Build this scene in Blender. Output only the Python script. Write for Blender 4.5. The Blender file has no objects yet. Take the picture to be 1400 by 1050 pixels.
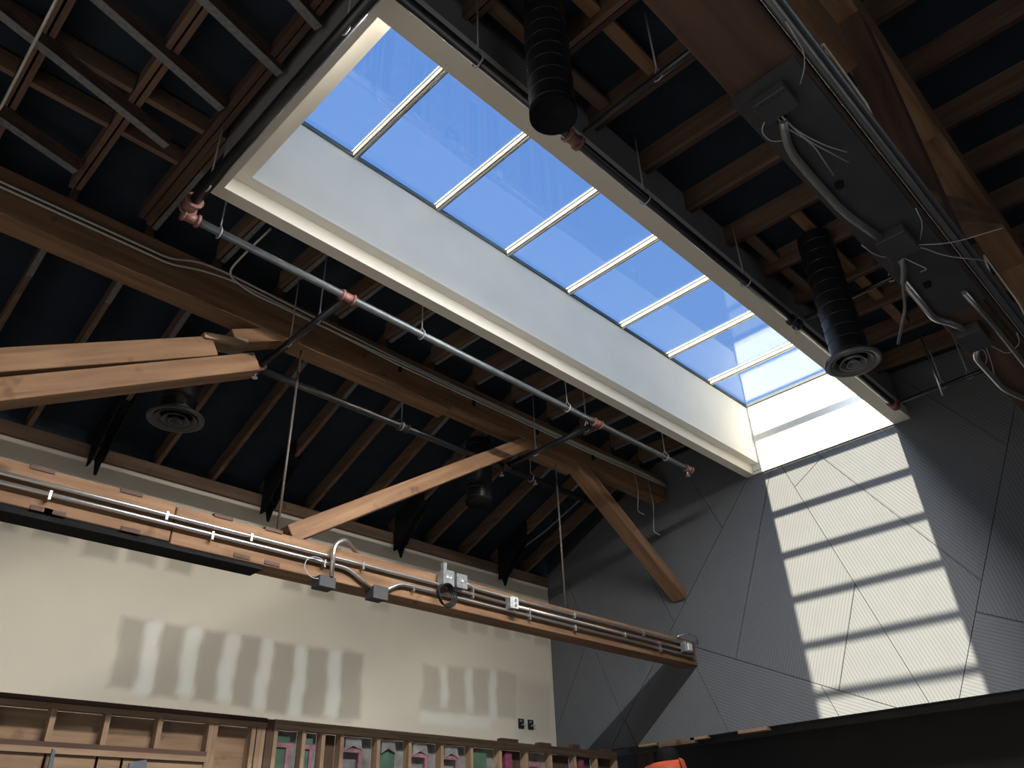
import bpy, math, random
import numpy as np
from mathutils import Vector, Matrix
random.seed(7)
S = bpy.context.scene
COL = S.collection
H = 1.6                      # eye height above the floor; z below is counted from the eye

# ------------------------------------------------------------------ camera
F = 1061.57
RC = np.array([[0.70758527, -0.70584346, -0.03328808],
               [0.35194727, 0.3928823, -0.84957438],
               [0.61274482, 0.58943066, 0.52641741]])
cam = bpy.data.cameras.new('camera')
cam.sensor_width = 36.0
cam.lens = F / 1400 * 36.0
cam.clip_start = 0.02
camo = bpy.data.objects.new('camera', cam)
COL.objects.link(camo)
m = Matrix.Identity(4)
for i in range(3):
    m[i][0] = RC[0][i]; m[i][1] = -RC[1][i]; m[i][2] = -RC[2][i]
m[2][3] = H
camo.matrix_world = m
S.camera = camo

# ------------------------------------------------------------------ world, sun, added fill lamps
w = bpy.data.worlds.new('world'); S.world = w; w.use_nodes = True
nt = w.node_tree; nt.nodes.clear()
wo = nt.nodes.new('ShaderNodeOutputWorld'); bg = nt.nodes.new('ShaderNodeBackground')
tc = nt.nodes.new('ShaderNodeTexCoord'); sx = nt.nodes.new('ShaderNodeSeparateXYZ')
cr = nt.nodes.new('ShaderNodeValToRGB')
nt.links.new(tc.outputs['Generated'], sx.inputs[0]); nt.links.new(sx.outputs['Z'], cr.inputs[0])
nt.links.new(cr.outputs[0], bg.inputs[0]); nt.links.new(bg.outputs[0], wo.inputs[0])
e = cr.color_ramp.elements
e[0].position = 0.0; e[0].color = (.58, .72, .94, 1)
e[1].position = 0.9; e[1].color = (.15, .35, .90, 1)
k = e.new(0.45); k.color = (.25, .47, .98, 1)
bg.inputs[1].default_value = 0.92

SUNDIR = Vector((1.0, -0.006, -0.581))
sl = bpy.data.lights.new('sun', 'SUN'); sl.energy = 25; sl.angle = math.radians(0.6); sl.color = (1, .87, .65)
so = bpy.data.objects.new('sun', sl); COL.objects.link(so)
so.rotation_euler = SUNDIR.to_track_quat('-Z', 'Y').to_euler(); so.location = (-6, 3, 9)

def area(name, loc, direction, sx_, sy_, power, color):
    l = bpy.data.lights.new(name, 'AREA'); l.shape = 'RECTANGLE'; l.size = sx_; l.size_y = sy_
    l.energy = power; l.color = color
    o = bpy.data.objects.new(name, l); COL.objects.link(o)
    o.location = (loc[0], loc[1], loc[2] + H)
    o.rotation_euler = Vector(direction).to_track_quat('-Z', 'Y').to_euler()
    return o
# added fill lamps at made-up openings in the right-hand and rear walls
area('fill_lamp_side', (1.2, -5.9, 0.2), (0, 1, 0.05), 7.0, 2.6, 22, (1, .96, .9))
area('fill_lamp_rear', (-4.9, 1.5, 0.1), (1, 0, 0.05), 5.0, 2.4, 25, (1, .96, .9))
# added lamp under the unseen right-hand strip of glass, boosting the sky light
glass_fill = area('fill_lamp_glass', (5.05, 2.545, 5.012), (0, 0, -1), 6.9, .47, 50, (.62, .80, 1))
glass_fill.data.spread = math.radians(132)
# added fill strip hidden behind the skylight's right-hand kerb, brightening the drywall
area('fill_lamp_kerb', (3.25, 2.345, 4.245), (0, 0, -1), 3.3, .055, 570, (1, .975, .93))

vs = S.view_settings
S.display_settings.display_device = 'sRGB'
vs.view_transform = 'Standard'; vs.look = 'None'; vs.exposure = 0.0; vs.gamma = 1.0; vs.use_curve_mapping = False

# ------------------------------------------------------------------ helpers
def at(px, py, axis, val):
    """point where the sight line through a photo pixel meets the plane coord[axis] = val"""
    d = RC.T @ np.array([px - 700.0, py - 525.0, F])
    return Vector(d * (val / d[axis]))

class MB:
    def __init__(s): s.v = []; s.f = []
    def face_from(s, pts, faces):
        b = len(s.v); s.v += [tuple(p) for p in pts]; s.f += [tuple(b + i for i in f) for f in faces]; return s
    def box(s, x0, x1, y0, y1, z0, z1):
        p = [(x, y, z) for z in (z0, z1) for y in (y0, y1) for x in (x0, x1)]
        return s.face_from(p, [(0, 2, 3, 1), (4, 5, 7, 6), (0, 1, 5, 4), (2, 6, 7, 3), (0, 4, 6, 2), (1, 3, 7, 5)])
    def prism(s, pts, off):
        """polygon (3-D points) extruded by the vector off"""
        n = len(pts); off = Vector(off); P = [Vector(p) for p in pts]; Q = [p + off for p in P]
        fs = [tuple(range(n))[::-1], tuple(range(n, 2 * n))] + [(i, (i + 1) % n, n + (i + 1) % n, n + i) for i in range(n)]
        return s.face_from(P + Q, fs)
    def bar(s, p, q, wy, h, up=(0, 0, 1)):
        """straight timber from p to q, wy wide sideways, h deep along up"""
        p = Vector(p); q = Vector(q); d = (q - p).normalized(); side = d.cross(Vector(up)).normalized(); u = side.cross(d).normalized()
        a = side * wy / 2; b = u * h / 2
        P = [p - a - b, p + a - b, p + a + b, p - a + b, q - a - b, q + a - b, q + a + b, q - a + b]
        return s.face_from(P, [(0, 1, 2, 3), (7, 6, 5, 4), (0, 4, 5, 1), (1, 5, 6, 2), (2, 6, 7, 3), (3, 7, 4, 0)])
    def tube(s, pts, r, n=10, closed=False, caps=True):
        P = [Vector(p) for p in pts]; m_ = len(P); rad = r if isinstance(r, (list, tuple)) else [r] * m_
        t0 = (P[1] - P[0]).normalized(); u = t0.orthogonal().normalized(); b0 = len(s.v)
        for i in range(m_):
            if closed: t = (P[(i + 1) % m_] - P[i - 1]).normalized()
            elif i == 0: t = t0
            elif i == m_ - 1: t = (P[i] - P[i - 1]).normalized()
            else: t = ((P[i + 1] - P[i]).normalized() + (P[i] - P[i - 1]).normalized()).normalized()
            u = (u - t * u.dot(t)).normalized(); v = t.cross(u)
            for j in range(n):
                a = 2 * math.pi * j / n
                s.v.append(tuple(P[i] + (u * math.cos(a) + v * math.sin(a)) * rad[i]))
        rng = m_ if closed else m_ - 1
        for i in range(rng):
            k2 = (i + 1) % m_
            for j in range(n):
                s.f.append((b0 + i * n + j, b0 + i * n + (j + 1) % n, b0 + k2 * n + (j + 1) % n, b0 + k2 * n + j))
        if caps and not closed:
            s.f.append(tuple(b0 + j for j in range(n))[::-1]); s.f.append(tuple(b0 + (m_ - 1) * n + j for j in range(n)))
        return s
    def lathe(s, c, prof, n=32):
        """profile of (radius, z) turned round the vertical through c"""
        b0 = len(s.v); c = Vector(c)
        for r, z in prof:
            for j in range(n):
                a = 2 * math.pi * j / n; s.v.append((c.x + r * math.cos(a), c.y + r * math.sin(a), c.z + z))
        for i in range(len(prof) - 1):
            for j in range(n):
                s.f.append((b0 + i * n + j, b0 + i * n + (j + 1) % n, b0 + (i + 1) * n + (j + 1) % n, b0 + (i + 1) * n + j))
        return s
    def build(s, name, mat, parent=None, smooth=False, bevel=0):
        me = bpy.data.meshes.new(name)
        off = Vector((0, 0, H))
        if parent is not None: off = off - ORI.get(parent.name, Vector((0, 0, 0)))
        me.from_pydata([tuple(Vector(p) + off) for p in s.v], [], s.f); me.update()
        import bmesh
        bm = bmesh.new(); bm.from_mesh(me); bmesh.ops.recalc_face_normals(bm, faces=bm.faces); bm.to_mesh(me); bm.free()
        if smooth:
            for p in me.polygons: p.use_smooth = len(p.vertices) == 4
        o = bpy.data.objects.new(name, me); COL.objects.link(o)
        if mat: me.materials.append(mat)
        if parent is not None: o.parent = parent; ORI[o.name] = ORI.get(parent.name, Vector((0, 0, 0)))
        else: ORI[o.name] = Vector((0, 0, 0))
        if bevel:
            bv = o.modifiers.new('bevel', 'BEVEL'); bv.width = bevel; bv.segments = 1; bv.limit_method = 'ANGLE'
        return o
ORI = {}

def thing(name, label, cat, base, group=None):
    o = bpy.data.objects.new(name, None); COL.objects.link(o); o.empty_display_size = .1
    b = Vector((base[0], base[1], base[2] + H)); o.location = b; ORI[o.name] = b
    o['label'] = label; o['category'] = cat
    if group: o['group'] = group
    return o
def tag(o, label, cat, group=None):
    o['label'] = label; o['category'] = cat
    if group: o['group'] = group
    return o
def struct(o, label=None, cat=None):
    o['kind'] = 'structure'
    if label: o['label'] = label; o['category'] = cat
    return o

def smoothpath(pts, r=0.06, n=5):
    """round the corners of a polyline"""
    P = [Vector(p) for p in pts]; out = [P[0]]
    for i in range(1, len(P) - 1):
        a, b, c = P[i - 1], P[i], P[i + 1]; l1 = (a - b).length; l2 = (c - b).length; rr = min(r, l1 * .45, l2 * .45)
        p = b + (a - b).normalized() * rr; q = b + (c - b).normalized() * rr
        for j in range(n + 1):
            t = j / n; out.append(p * (1 - t) ** 2 + b * 2 * t * (1 - t) + q * t * t)
    out.append(P[-1]); return out

# ------------------------------------------------------------------ materials
def mat(name, col, rough=.6, metal=0.0, noise=0.0, nscale=6.0, bump=0.0, bscale=60.0, spec=.5, stretch=(1, 1, 1)):
    mt = bpy.data.materials.new(name); mt.use_nodes = True; t = mt.node_tree; b = t.nodes['Principled BSDF']
    b.inputs['Base Color'].default_value = (*col, 1); b.inputs['Roughness'].default_value = rough; b.inputs['Metallic'].default_value = metal
    b.inputs['Specular IOR Level'].default_value = spec
    co = t.nodes.new('ShaderNodeTexCoord'); mp = t.nodes.new('ShaderNodeMapping'); mp.inputs['Scale'].default_value = stretch
    t.links.new(co.outputs['Object'], mp.inputs[0])
    if noise:
        nz = t.nodes.new('ShaderNodeTexNoise'); nz.inputs['Scale'].default_value = nscale; nz.inputs['Detail'].default_value = 5
        rp = t.nodes.new('ShaderNodeValToRGB'); rp.color_ramp.elements[0].position = .3; rp.color_ramp.elements[1].position = .7
        rp.color_ramp.elements[0].color = (*[c * (1 - noise) for c in col], 1); rp.color_ramp.elements[1].color = (*[min(1, c * (1 + noise)) for c in col], 1)
        t.links.new(mp.outputs[0], nz.inputs['Vector']); t.links.new(nz.outputs['Fac'], rp.inputs[0]); t.links.new(rp.outputs[0], b.inputs['Base Color'])
    if bump:
        n2 = t.nodes.new('ShaderNodeTexNoise'); n2.inputs['Scale'].default_value = bscale; n2.inputs['Detail'].default_value = 4
        bp = t.nodes.new('ShaderNodeBump'); bp.inputs['Strength'].default_value = bump; bp.inputs['Distance'].default_value = .01
        t.links.new(mp.outputs[0], n2.inputs['Vector']); t.links.new(n2.outputs['Fac'], bp.inputs['Height']); t.links.new(bp.outputs[0], b.inputs['Normal'])
    return mt

def wood(name, dark, light, axis='x', rough=.75, knots=True, tilt=0.0):
    mt = bpy.data.materials.new(name); mt.use_nodes = True; t = mt.node_tree; b = t.nodes['Principled BSDF']
    b.inputs['Roughness'].default_value = rough; b.inputs['Specular IOR Level'].default_value = .25
    co = t.nodes.new('ShaderNodeTexCoord'); mp = t.nodes.new('ShaderNodeMapping')
    sc = {'x': (1.2, 16, 16), 'y': (16, 1.2, 16), 'z': (16, 16, 1.2)}[axis]; mp.inputs['Scale'].default_value = sc
    oi = t.nodes.new('ShaderNodeObjectInfo'); ad = t.nodes.new('ShaderNodeVectorMath'); ad.operation = 'ADD'
    mu = t.nodes.new('ShaderNodeVectorMath'); mu.operation = 'SCALE'; mu.inputs[3].default_value = 37.0
    cx = t.nodes.new('ShaderNodeCombineXYZ')
    for i in range(3): t.links.new(oi.outputs['Random'], cx.inputs[i])
    t.links.new(cx.outputs[0], mu.inputs[0]); pr = t.nodes.new('ShaderNodeMapping'); pr.inputs['Rotation'].default_value = (0, tilt, 0)
    t.links.new(co.outputs['Object'], pr.inputs[0]); t.links.new(pr.outputs[0], mp.inputs[0])
    t.links.new(mp.outputs[0], ad.inputs[0]); t.links.new(mu.outputs[0], ad.inputs[1])
    nz = t.nodes.new('ShaderNodeTexNoise'); nz.inputs['Scale'].default_value = 1.0; nz.inputs['Detail'].default_value = 6; nz.inputs['Distortion'].default_value = .35
    t.links.new(ad.outputs[0], nz.inputs['Vector'])
    rp = t.nodes.new('ShaderNodeValToRGB'); rp.color_ramp.elements[0].position = .32; rp.color_ramp.elements[1].position = .68
    rp.color_ramp.elements[0].color = (*dark, 1); rp.color_ramp.elements[1].color = (*light, 1)
    t.links.new(nz.outputs['Fac'], rp.inputs[0])
    src = rp.outputs[0]
    if knots:
        n3 = t.nodes.new('ShaderNodeTexNoise'); n3.inputs['Scale'].default_value = 5.5; n3.inputs['Detail'].default_value = 2
        t.links.new(co.outputs['Object'], n3.inputs['Vector'])
        r3 = t.nodes.new('ShaderNodeValToRGB'); r3.color_ramp.elements[0].position = .66; r3.color_ramp.elements[1].position = .78
        r3.color_ramp.elements[0].color = (1, 1, 1, 1); r3.color_ramp.elements[1].color = (.35, .28, .24, 1)
        t.links.new(n3.outputs['Fac'], r3.inputs[0])
        mx = t.nodes.new('ShaderNodeMix'); mx.data_type = 'RGBA'; mx.blend_type = 'MULTIPLY'; mx.inputs[0].default_value = .8
        t.links.new(src, mx.inputs[6]); t.links.new(r3.outputs[0], mx.inputs[7]); src = mx.outputs[2]
    t.links.new(src, b.inputs['Base Color'])
    bp = t.nodes.new('ShaderNodeBump'); bp.inputs['Strength'].default_value = .35; bp.inputs['Distance'].default_value = .006
    t.links.new(nz.outputs['Fac'], bp.inputs['Height']); t.links.new(bp.outputs[0], b.inputs['Normal'])
    return mt

M = {}
OLD = ((.125, .066, .035), (.235, .135, .074))
for ax in 'xyz':
    M['old_' + ax] = wood('old_timber_' + ax, OLD[0], OLD[1], ax)
    M['raft_' + ax] = wood('rafter_timber_' + ax, (.095, .058, .040), (.175, .108, .072), ax)
    M['new_' + ax] = wood('new_lumber_' + ax, (.21, .135, .085), (.36, .25, .165), ax)
    M['brown_' + ax] = wood('stained_timber_' + ax, (.05, .029, .022), (.10, .058, .042), ax)
M['ply'] = wood('plywood', (.20, .125, .075), (.32, .215, .135), 'x')
M['stripgrey'] = mat('whitewashed_board', (.15, .147, .145), .85, noise=.25, nscale=30, bump=.3, bscale=120)
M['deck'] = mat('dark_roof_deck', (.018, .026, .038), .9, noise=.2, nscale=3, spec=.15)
M['plaster'] = mat('painted_drywall_white', (.80, .78, .72), .7, noise=.03, nscale=2, spec=.2)
M['liptrim'] = mat('painted_drywall_lip', (.66, .62, .54), .7, noise=.03, nscale=2, spec=.2)
M['shaftside'] = mat('grey_primed_board', (.20, .19, .19), .9, noise=.08, nscale=2, spec=.2)
M['mull'] = mat('white_aluminium', (.36, .35, .33), .4, metal=.3)
M['gasket'] = mat('dark_gasket', (.03, .045, .06), .5)
M['black'] = mat('black_paint', (.012, .013, .015), .55, noise=.2, nscale=8)
M['blackpipe'] = mat('black_iron_pipe', (.016, .017, .02), .32, metal=.3, noise=.2, nscale=10, spec=.6)
M['greypipe'] = mat('grey_steel_pipe', (.13, .145, .16), .38, metal=.5, noise=.15, nscale=10)
M['galv'] = mat('galvanised_conduit', (.52, .50, .48), .3, metal=.9, noise=.06, nscale=20)
M['conduitdark'] = mat('dull_conduit', (.20, .20, .20), .4, metal=.6, noise=.1, nscale=20)
M['box'] = mat('galvanised_box', (.33, .34, .35), .4, metal=.7, noise=.3, nscale=25)
M['boxlight'] = mat('bright_cover_plate', (.72, .73, .74), .4, metal=.4)
M['redpipe'] = mat('red_fitting', (.19, .085, .072), .5, noise=.3, nscale=30)
M['rod'] = mat('rusty_rod', (.095, .075, .065), .6, metal=.3)
M['steel'] = mat('blackened_steel', (.009, .009, .010), .9, noise=.25, nscale=12, spec=.1)
M['steelplate'] = mat('dark_steel_plate', (.030, .030, .034), .7, noise=.25, nscale=5)
M['wire'] = mat('grey_wire', (.30, .30, .32), .5)
M['wirewhite'] = mat('white_cable', (.85, .82, .66), .5)
M['cable'] = mat('black_cable', (.008, .008, .009), .7, spec=.2)
M['pink'] = mat('pink_insulation', (.27, .12, .16), .9, noise=.3, nscale=20, bump=.6, bscale=30)
M['green'] = mat('green_board', (.055, .11, .075), .8, noise=.25, nscale=8)
M['poly'] = mat('plastic_sheet', (.20, .195, .19), .3, noise=.35, nscale=9, bump=.6, bscale=14)
M['magenta'] = mat('magenta_wrapper', (.20, .045, .085), .5, noise=.4, nscale=25)
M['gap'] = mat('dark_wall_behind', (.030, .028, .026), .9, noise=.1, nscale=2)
M['concrete'] = mat('concrete_floor', (.13, .125, .12), .6, noise=.2, nscale=1.2, bump=.15, bscale=20)
M['roomwall'] = mat('painted_room_wall', (.40, .38, .35), .8, noise=.06, nscale=1)
M['orange'] = mat('orange_shirt', (.40, .06, .022), .8, noise=.12, nscale=10, bump=.3, bscale=25)
M['skin'] = mat('skin', (.36, .19, .13), .5, noise=.06, nscale=20)
M['jeans'] = mat('dark_jeans', (.03, .04, .07), .9, noise=.2, nscale=40)
M['cap'] = mat('dark_cap', (.006, .006, .007), .9, noise=.2, nscale=30, spec=.1)
M['boot'] = mat('leather_boot', (.10, .055, .03), .6)
M['offcut'] = mat('grey_felt_offcut', (.10, .11, .13), .95, noise=.1, nscale=40)
M['alu'] = mat('scaffold_tube', (.45, .45, .46), .4, metal=.7)

# glass of the skylight: clear, reflecting by angle
g = bpy.data.materials.new('clear_glass'); g.use_nodes = True; t = g.node_tree; t.nodes.clear()
out = t.nodes.new('ShaderNodeOutputMaterial'); mix = t.nodes.new('ShaderNodeMixShader'); tr = t.nodes.new('ShaderNodeBsdfTransparent')
gl = t.nodes.new('ShaderNodeBsdfGlossy'); 
ge = t.nodes.new('ShaderNodeNewGeometry'); dp = t.nodes.new('ShaderNodeVectorMath'); dp.operation = 'DOT_PRODUCT'
t.links.new(ge.outputs['Incoming'], dp.inputs[0]); t.links.new(ge.outputs['Normal'], dp.inputs[1])
def mth(op, a, b=None):
    n_ = t.nodes.new('ShaderNodeMath'); n_.operation = op
    for i_, v_ in enumerate((a, b)):
        if v_ is None: continue
        if isinstance(v_, (int, float)): n_.inputs[i_].default_value = v_
        else: t.links.new(v_, n_.inputs[i_])
    return n_.outputs[0]
sch = mth('ADD', mth('MULTIPLY', mth('POWER', mth('SUBTRACT', 1.0, mth('ABSOLUTE', dp.outputs['Value'])), 5.0), .92), .08)
tr.inputs[0].default_value = (.955, .975, .985, 1); gl.inputs['Roughness'].default_value = 0.0; gl.inputs['Color'].default_value = (.9, .97, 1, 1)
t.links.new(sch, mix.inputs[0]); t.links.new(tr.outputs[0], mix.inputs[1]); t.links.new(gl.outputs[0], mix.inputs[2]); t.links.new(mix.outputs[0], out.inputs[0])
M['glass'] = g

def felt(name, ang):
    """grey felt with fine parallel ribs running along ang in the wall's own y-z plane"""
    mt = bpy.data.materials.new(name); mt.use_nodes = True; t = mt.node_tree; b = t.nodes['Principled BSDF']
    b.inputs['Roughness'].default_value = .95; b.inputs['Specular IOR Level'].default_value = .1
    co = t.nodes.new('ShaderNodeTexCoord'); vm = t.nodes.new('ShaderNodeVectorMath'); vm.operation = 'DOT_PRODUCT'
    vm.inputs[1].default_value = (0, -math.sin(ang), math.cos(ang)); t.links.new(co.outputs['Object'], vm.inputs[0])
    ml = t.nodes.new('ShaderNodeMath'); ml.operation = 'MULTIPLY'; ml.inputs[1].default_value = 2 * math.pi / .034
    sn = t.nodes.new('ShaderNodeMath'); sn.operation = 'SINE'; t.links.new(vm.outputs['Value'], ml.inputs[0]); t.links.new(ml.outputs[0], sn.inputs[0])
    mr = t.nodes.new('ShaderNodeMapRange'); mr.inputs[1].default_value = -1; mr.inputs[2].default_value = -.2
    t.links.new(sn.outputs[0], mr.inputs[0])
    nz = t.nodes.new('ShaderNodeTexNoise'); nz.inputs['Scale'].default_value = 5; nz.inputs['Detail'].default_value = 6; t.links.new(co.outputs['Object'], nz.inputs['Vector'])
    rp = t.nodes.new('ShaderNodeValToRGB'); rp.color_ramp.elements[0].color = (.113, .119, .131, 1); rp.color_ramp.elements[1].color = (.136, .142, .153, 1)
    t.links.new(nz.outputs['Fac'], rp.inputs[0])
    mx = t.nodes.new('ShaderNodeMix'); mx.data_type = 'RGBA'; mx.inputs[6].default_value = (.096, .101, .111, 1)
    t.links.new(mr.outputs[0], mx.inputs[0]); t.links.new(rp.outputs[0], mx.inputs[7]); t.links.new(mx.outputs[2], b.inputs['Base Color'])
    bp = t.nodes.new('ShaderNodeBump'); bp.inputs['Strength'].default_value = .25; bp.inputs['Distance'].default_value = .006
    t.links.new(mr.outputs[0], bp.inputs['Height']); t.links.new(bp.outputs[0], b.inputs['Normal'])
    return mt

# ------------------------------------------------------------------ the room
XF = 8.6; YL = 7.71; FL = -H
floor = struct(MB().box(-5.2, 12.2, -6.2, 7.9, FL - .12, FL).build('floor', M['concrete']), 'bare concrete floor', 'floor')
struct(MB().box(-5.2, -5.0, -6.2, -1.2, FL, 4.8).box(-5.2, -5.0, 4.2, 7.9, FL, 4.8).box(-5.2, -5.0, -1.2, 4.2, 1.4, 4.8).build('wall_back', M['roomwall']), 'painted rear wall with a wide made-up doorway for fill light', 'wall')  # unseen doorway invented for the rear fill lamp
struct(MB().box(-5.2, -2.4, -6.2, -6.0, FL, 4.8).box(4.8, 12.2, -6.2, -6.0, FL, 4.8).box(-2.4, 4.8, -6.2, -6.0, 1.6, 4.8).box(-2.4, 4.8, -6.2, -6.0, FL, -1.2).build('wall_right', M['roomwall']), 'painted side wall with a long made-up opening for fill light', 'wall')  # long opening invented to bring in fill light from the side
w2 = thing('added_window', 'made-up unseen window at the fill lamp in the side wall', 'window', (1.2, -6.1, -1.2)); w2['kind'] = 'structure'  # invented window framing the side fill lamp
for x in (-2.4, 0.0, 2.4, 4.74): MB().box(x, x + .06, -6.14, -6.06, -1.2, 1.6).build('mullion', M['black'], w2)
for z in (-1.2, 1.54): MB().box(-2.4, 4.8, -6.14, -6.06, z, z + .06).build('rail', M['black'], w2)
for x in (-2.34, .06, 2.46): MB().box(x, x + 2.3, -6.105, -6.095, -1.14, 1.54).build('pane', M['glass'], w2)

# left drywall: skimmed board with taping compound over the screw lines
def wall_left():
    nx, nz = 250, 92
    x0, x1, z0, z1 = -.9, 8.62, .9, 3.66
    # photographed blotches of bare board, plus one painted shadow (pixels of their corners on the wall plane)
    s7 = lambda x, y: (x / 2.979, 700 + y / 2.979)
    s8 = lambda x, y: (465 + x / 2.979, 700 + y / 2.979)
    dark = []; light = []
    def rect(lst, f, a, b, c, d, k, soft=.035):
        xm, ym = (a + b) / 2, (c + d) / 2
        lst.append((at(*f(a, ym), 1, YL).x, at(*f(b, ym), 1, YL).x, at(*f(xm, d), 1, YL).z, at(*f(xm, c), 1, YL).z, k, soft))
    for a, b, c, d in [(470, 590, 425, 720), (632, 750, 455, 760), (800, 905, 485, 780), (958, 1058, 505, 800), (1098, 1195, 530, 820), (1238, 1342, 550, 830), (1382, 1472, 570, 845)]:
        rect(dark, s7, a, b, c, d, .85)
    for a, b, c, d in [(570, 640, 440, 745), (735, 800, 470, 750), (895, 955, 500, 770), (1045, 1095, 510, 800), (1190, 1240, 540, 830), (1330, 1385, 560, 830)]:
        rect(light, s7, a, b, c, d, .7)
    for a, b, c, d in [(0, 75, 0, 80), (135, 290, 40, 120), (335, 485, 90, 195), (520, 645, 130, 215), (685, 790, 165, 245), (1150, 1230, 265, 320), (1262, 1370, 295, 350)]:
        rect(dark, s7, a, b, c, d, .85)
    for a, b, c, d in [(335, 410, 625, 790), (437, 517, 628, 800), (540, 612, 640, 815), (637, 720, 655, 840)]:
        rect(dark, s8, a, b, c, d, .6)
    for a, b, c, d in [(408, 437, 630, 800), (510, 540, 640, 820), (608, 637, 650, 850), (330, 610, 825, 870)]:
        rect(light, s8, a, b, c, d, .6)
    for a, b, c, d in [(325, 600, 775, 822), (130, 200, 345, 400), (450, 520, 400, 485), (540, 600, 425, 490), (630, 690, 445, 515), (710, 770, 460, 515), (790, 850, 485, 545), (0, 60, 560, 860)]:
        rect(dark, s8, a, b, c, d, .5)
    rect(dark, s8, 720, 865, 690, 930, .45, .12)  # shadow at the corner end, painted as a soft dark patch
    vs_, fs = [], []
    d_, l_ = [], []
    def ss(v): v = max(0, min(1, v)); return v * v * (3 - 2 * v)
    def val(lst, x, z):
        r = 0
        wob = .012 * math.sin(z * 9 + x * 3) + .006 * math.sin(z * 23 + x * 17)
        for a, b, c, d, k_, sf in lst:
            if a - sf < x + wob < b + sf and c - sf < z + wob < d + sf:
                f = min(ss((x + wob - a + sf) / (2 * sf)), ss((b + sf - x - wob) / (2 * sf)), ss((z + wob - c + sf) / (2 * sf)), ss((d + sf - z - wob) / (2 * sf)))
                r = max(r, k_ * f)
        return r
    for j in range(nz + 1):
        for i in range(nx + 1):
            x = x0 + (x1 - x0) * i / nx; z = z0 + (z1 - z0) * j / nz
            vs_.append((x, YL, z + H)); d_.append(val(dark, x, z)); l_.append(val(light, x, z))
    for j in range(nz):
        for i in range(nx):
            a = j * (nx + 1) + i; fs.append((a, a + 1, a + nx + 2, a + nx + 1))
    b = len(vs_)
    # rest of the wall: below, beyond and behind
    extra = MB().box(-5.2, 8.75, YL + .002, YL + .19, FL, 3.66).box(-5.2, -.9, YL, YL + .002, FL, 3.66).box(-.9, 8.62, YL, YL + .002, FL, .9)
    for p in extra.v: vs_.append((p[0], p[1], p[2] + H)); d_.append(0); l_.append(0)
    for f in extra.f: fs.append(tuple(b + q for q in f))
    me = bpy.data.meshes.new('wall_left'); me.from_pydata(vs_, [], fs); me.update()
    ca = me.color_attributes.new('compound', 'FLOAT_COLOR', 'POINT')
    for i in range(len(vs_)): ca.data[i].color = (d_[i], l_[i], 0, 1)  # red: bare board and painted shadow, green: compound
    mt = bpy.data.materials.new('skimmed_drywall'); mt.use_nodes = True; t = mt.node_tree; bs = t.nodes['Principled BSDF']
    bs.inputs['Roughness'].default_value = .9; bs.inputs['Specular IOR Level'].default_value = .15
    an = t.nodes.new('ShaderNodeAttribute'); an.attribute_name = 'compound'; sp = t.nodes.new('ShaderNodeSeparateColor'); t.links.new(an.outputs['Color'], sp.inputs[0])
    co = t.nodes.new('ShaderNodeTexCoord'); nz_ = t.nodes.new('ShaderNodeTexNoise'); nz_.inputs['Scale'].default_value = .9; nz_.inputs['Detail'].default_value = 5
    t.links.new(co.outputs['Object'], nz_.inputs['Vector'])
    rp = t.nodes.new('ShaderNodeValToRGB'); rp.color_ramp.elements[0].position = .35; rp.color_ramp.elements[1].position = .65
    rp.color_ramp.elements[0].color = (.68, .62, .515, 1); rp.color_ramp.elements[1].color = (.74, .675, .55, 1); t.links.new(nz_.outputs['Fac'], rp.inputs[0])
    m1 = t.nodes.new('ShaderNodeMix'); m1.data_type = 'RGBA'; m1.inputs[7].default_value = (.43, .39, .32, 1)
    t.links.new(sp.outputs[0], m1.inputs[0]); t.links.new(rp.outputs[0], m1.inputs[6])
    m2 = t.nodes.new('ShaderNodeMix'); m2.data_type = 'RGBA'; m2.inputs[7].default_value = (.80, .80, .73, 1)
    t.links.new(sp.outputs[1], m2.inputs[0]); t.links.new(m1.outputs[2], m2.inputs[6]); t.links.new(m2.outputs[2], bs.inputs['Base Color'])
    me.materials.append(mt)
    o = bpy.data.objects.new('wall_left', me); COL.objects.link(o); ORI[o.name] = Vector((0, 0, 0))
    return struct(o, 'cream skimmed drywall with rows of bare patches, taping compound and a painted corner shadow', 'wall')
wall_left()
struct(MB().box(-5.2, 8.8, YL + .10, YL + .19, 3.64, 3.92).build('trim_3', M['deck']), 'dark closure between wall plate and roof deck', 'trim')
struct(MB().box(-5.0, 8.6, YL - .045, YL + .1, 3.525, 3.655).build('trim_1', M['raft_x'], bevel=.004), 'brown timber wall plate along the top of the drywall', 'trim')

# end wall: ribbed grey felt cut in angular panels
def zroof(y): return 4.9 if y < 5.5 else 4.9 - .42 * (y - 5.5)
wall_end = struct(MB().box(XF + .022, XF + .2, -6.0, 5.5, 1.2, 4.82).prism([(XF + .022, 5.5, 1.2), (XF + .022, YL, 1.2), (XF + .022, YL, 3.86), (XF + .022, 5.5, 4.80)], (.18, 0, 0)).build('wall_end', M['gap']), 'dark end wall clad in angular grey felt panels', 'wall')
def split(poly, p, q):
    """cut a convex polygon by the line pq: (left part, right part)"""
    L, R_ = [], []
    def side(a): return (q[0] - p[0]) * (a[1] - p[1]) - (q[1] - p[1]) * (a[0] - p[0])
    for i in range(len(poly)):
        a, b = poly[i], poly[(i + 1) % len(poly)]; sa, sb = side(a), side(b)
        (L if sa >= 0 else R_).append(a)
        if sa * sb < 0:
            t_ = sa / (sa - sb); c = (a[0] + (b[0] - a[0]) * t_, a[1] + (b[1] - a[1]) * t_); L.append(c); R_.append(c)
    return L, R_
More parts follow.
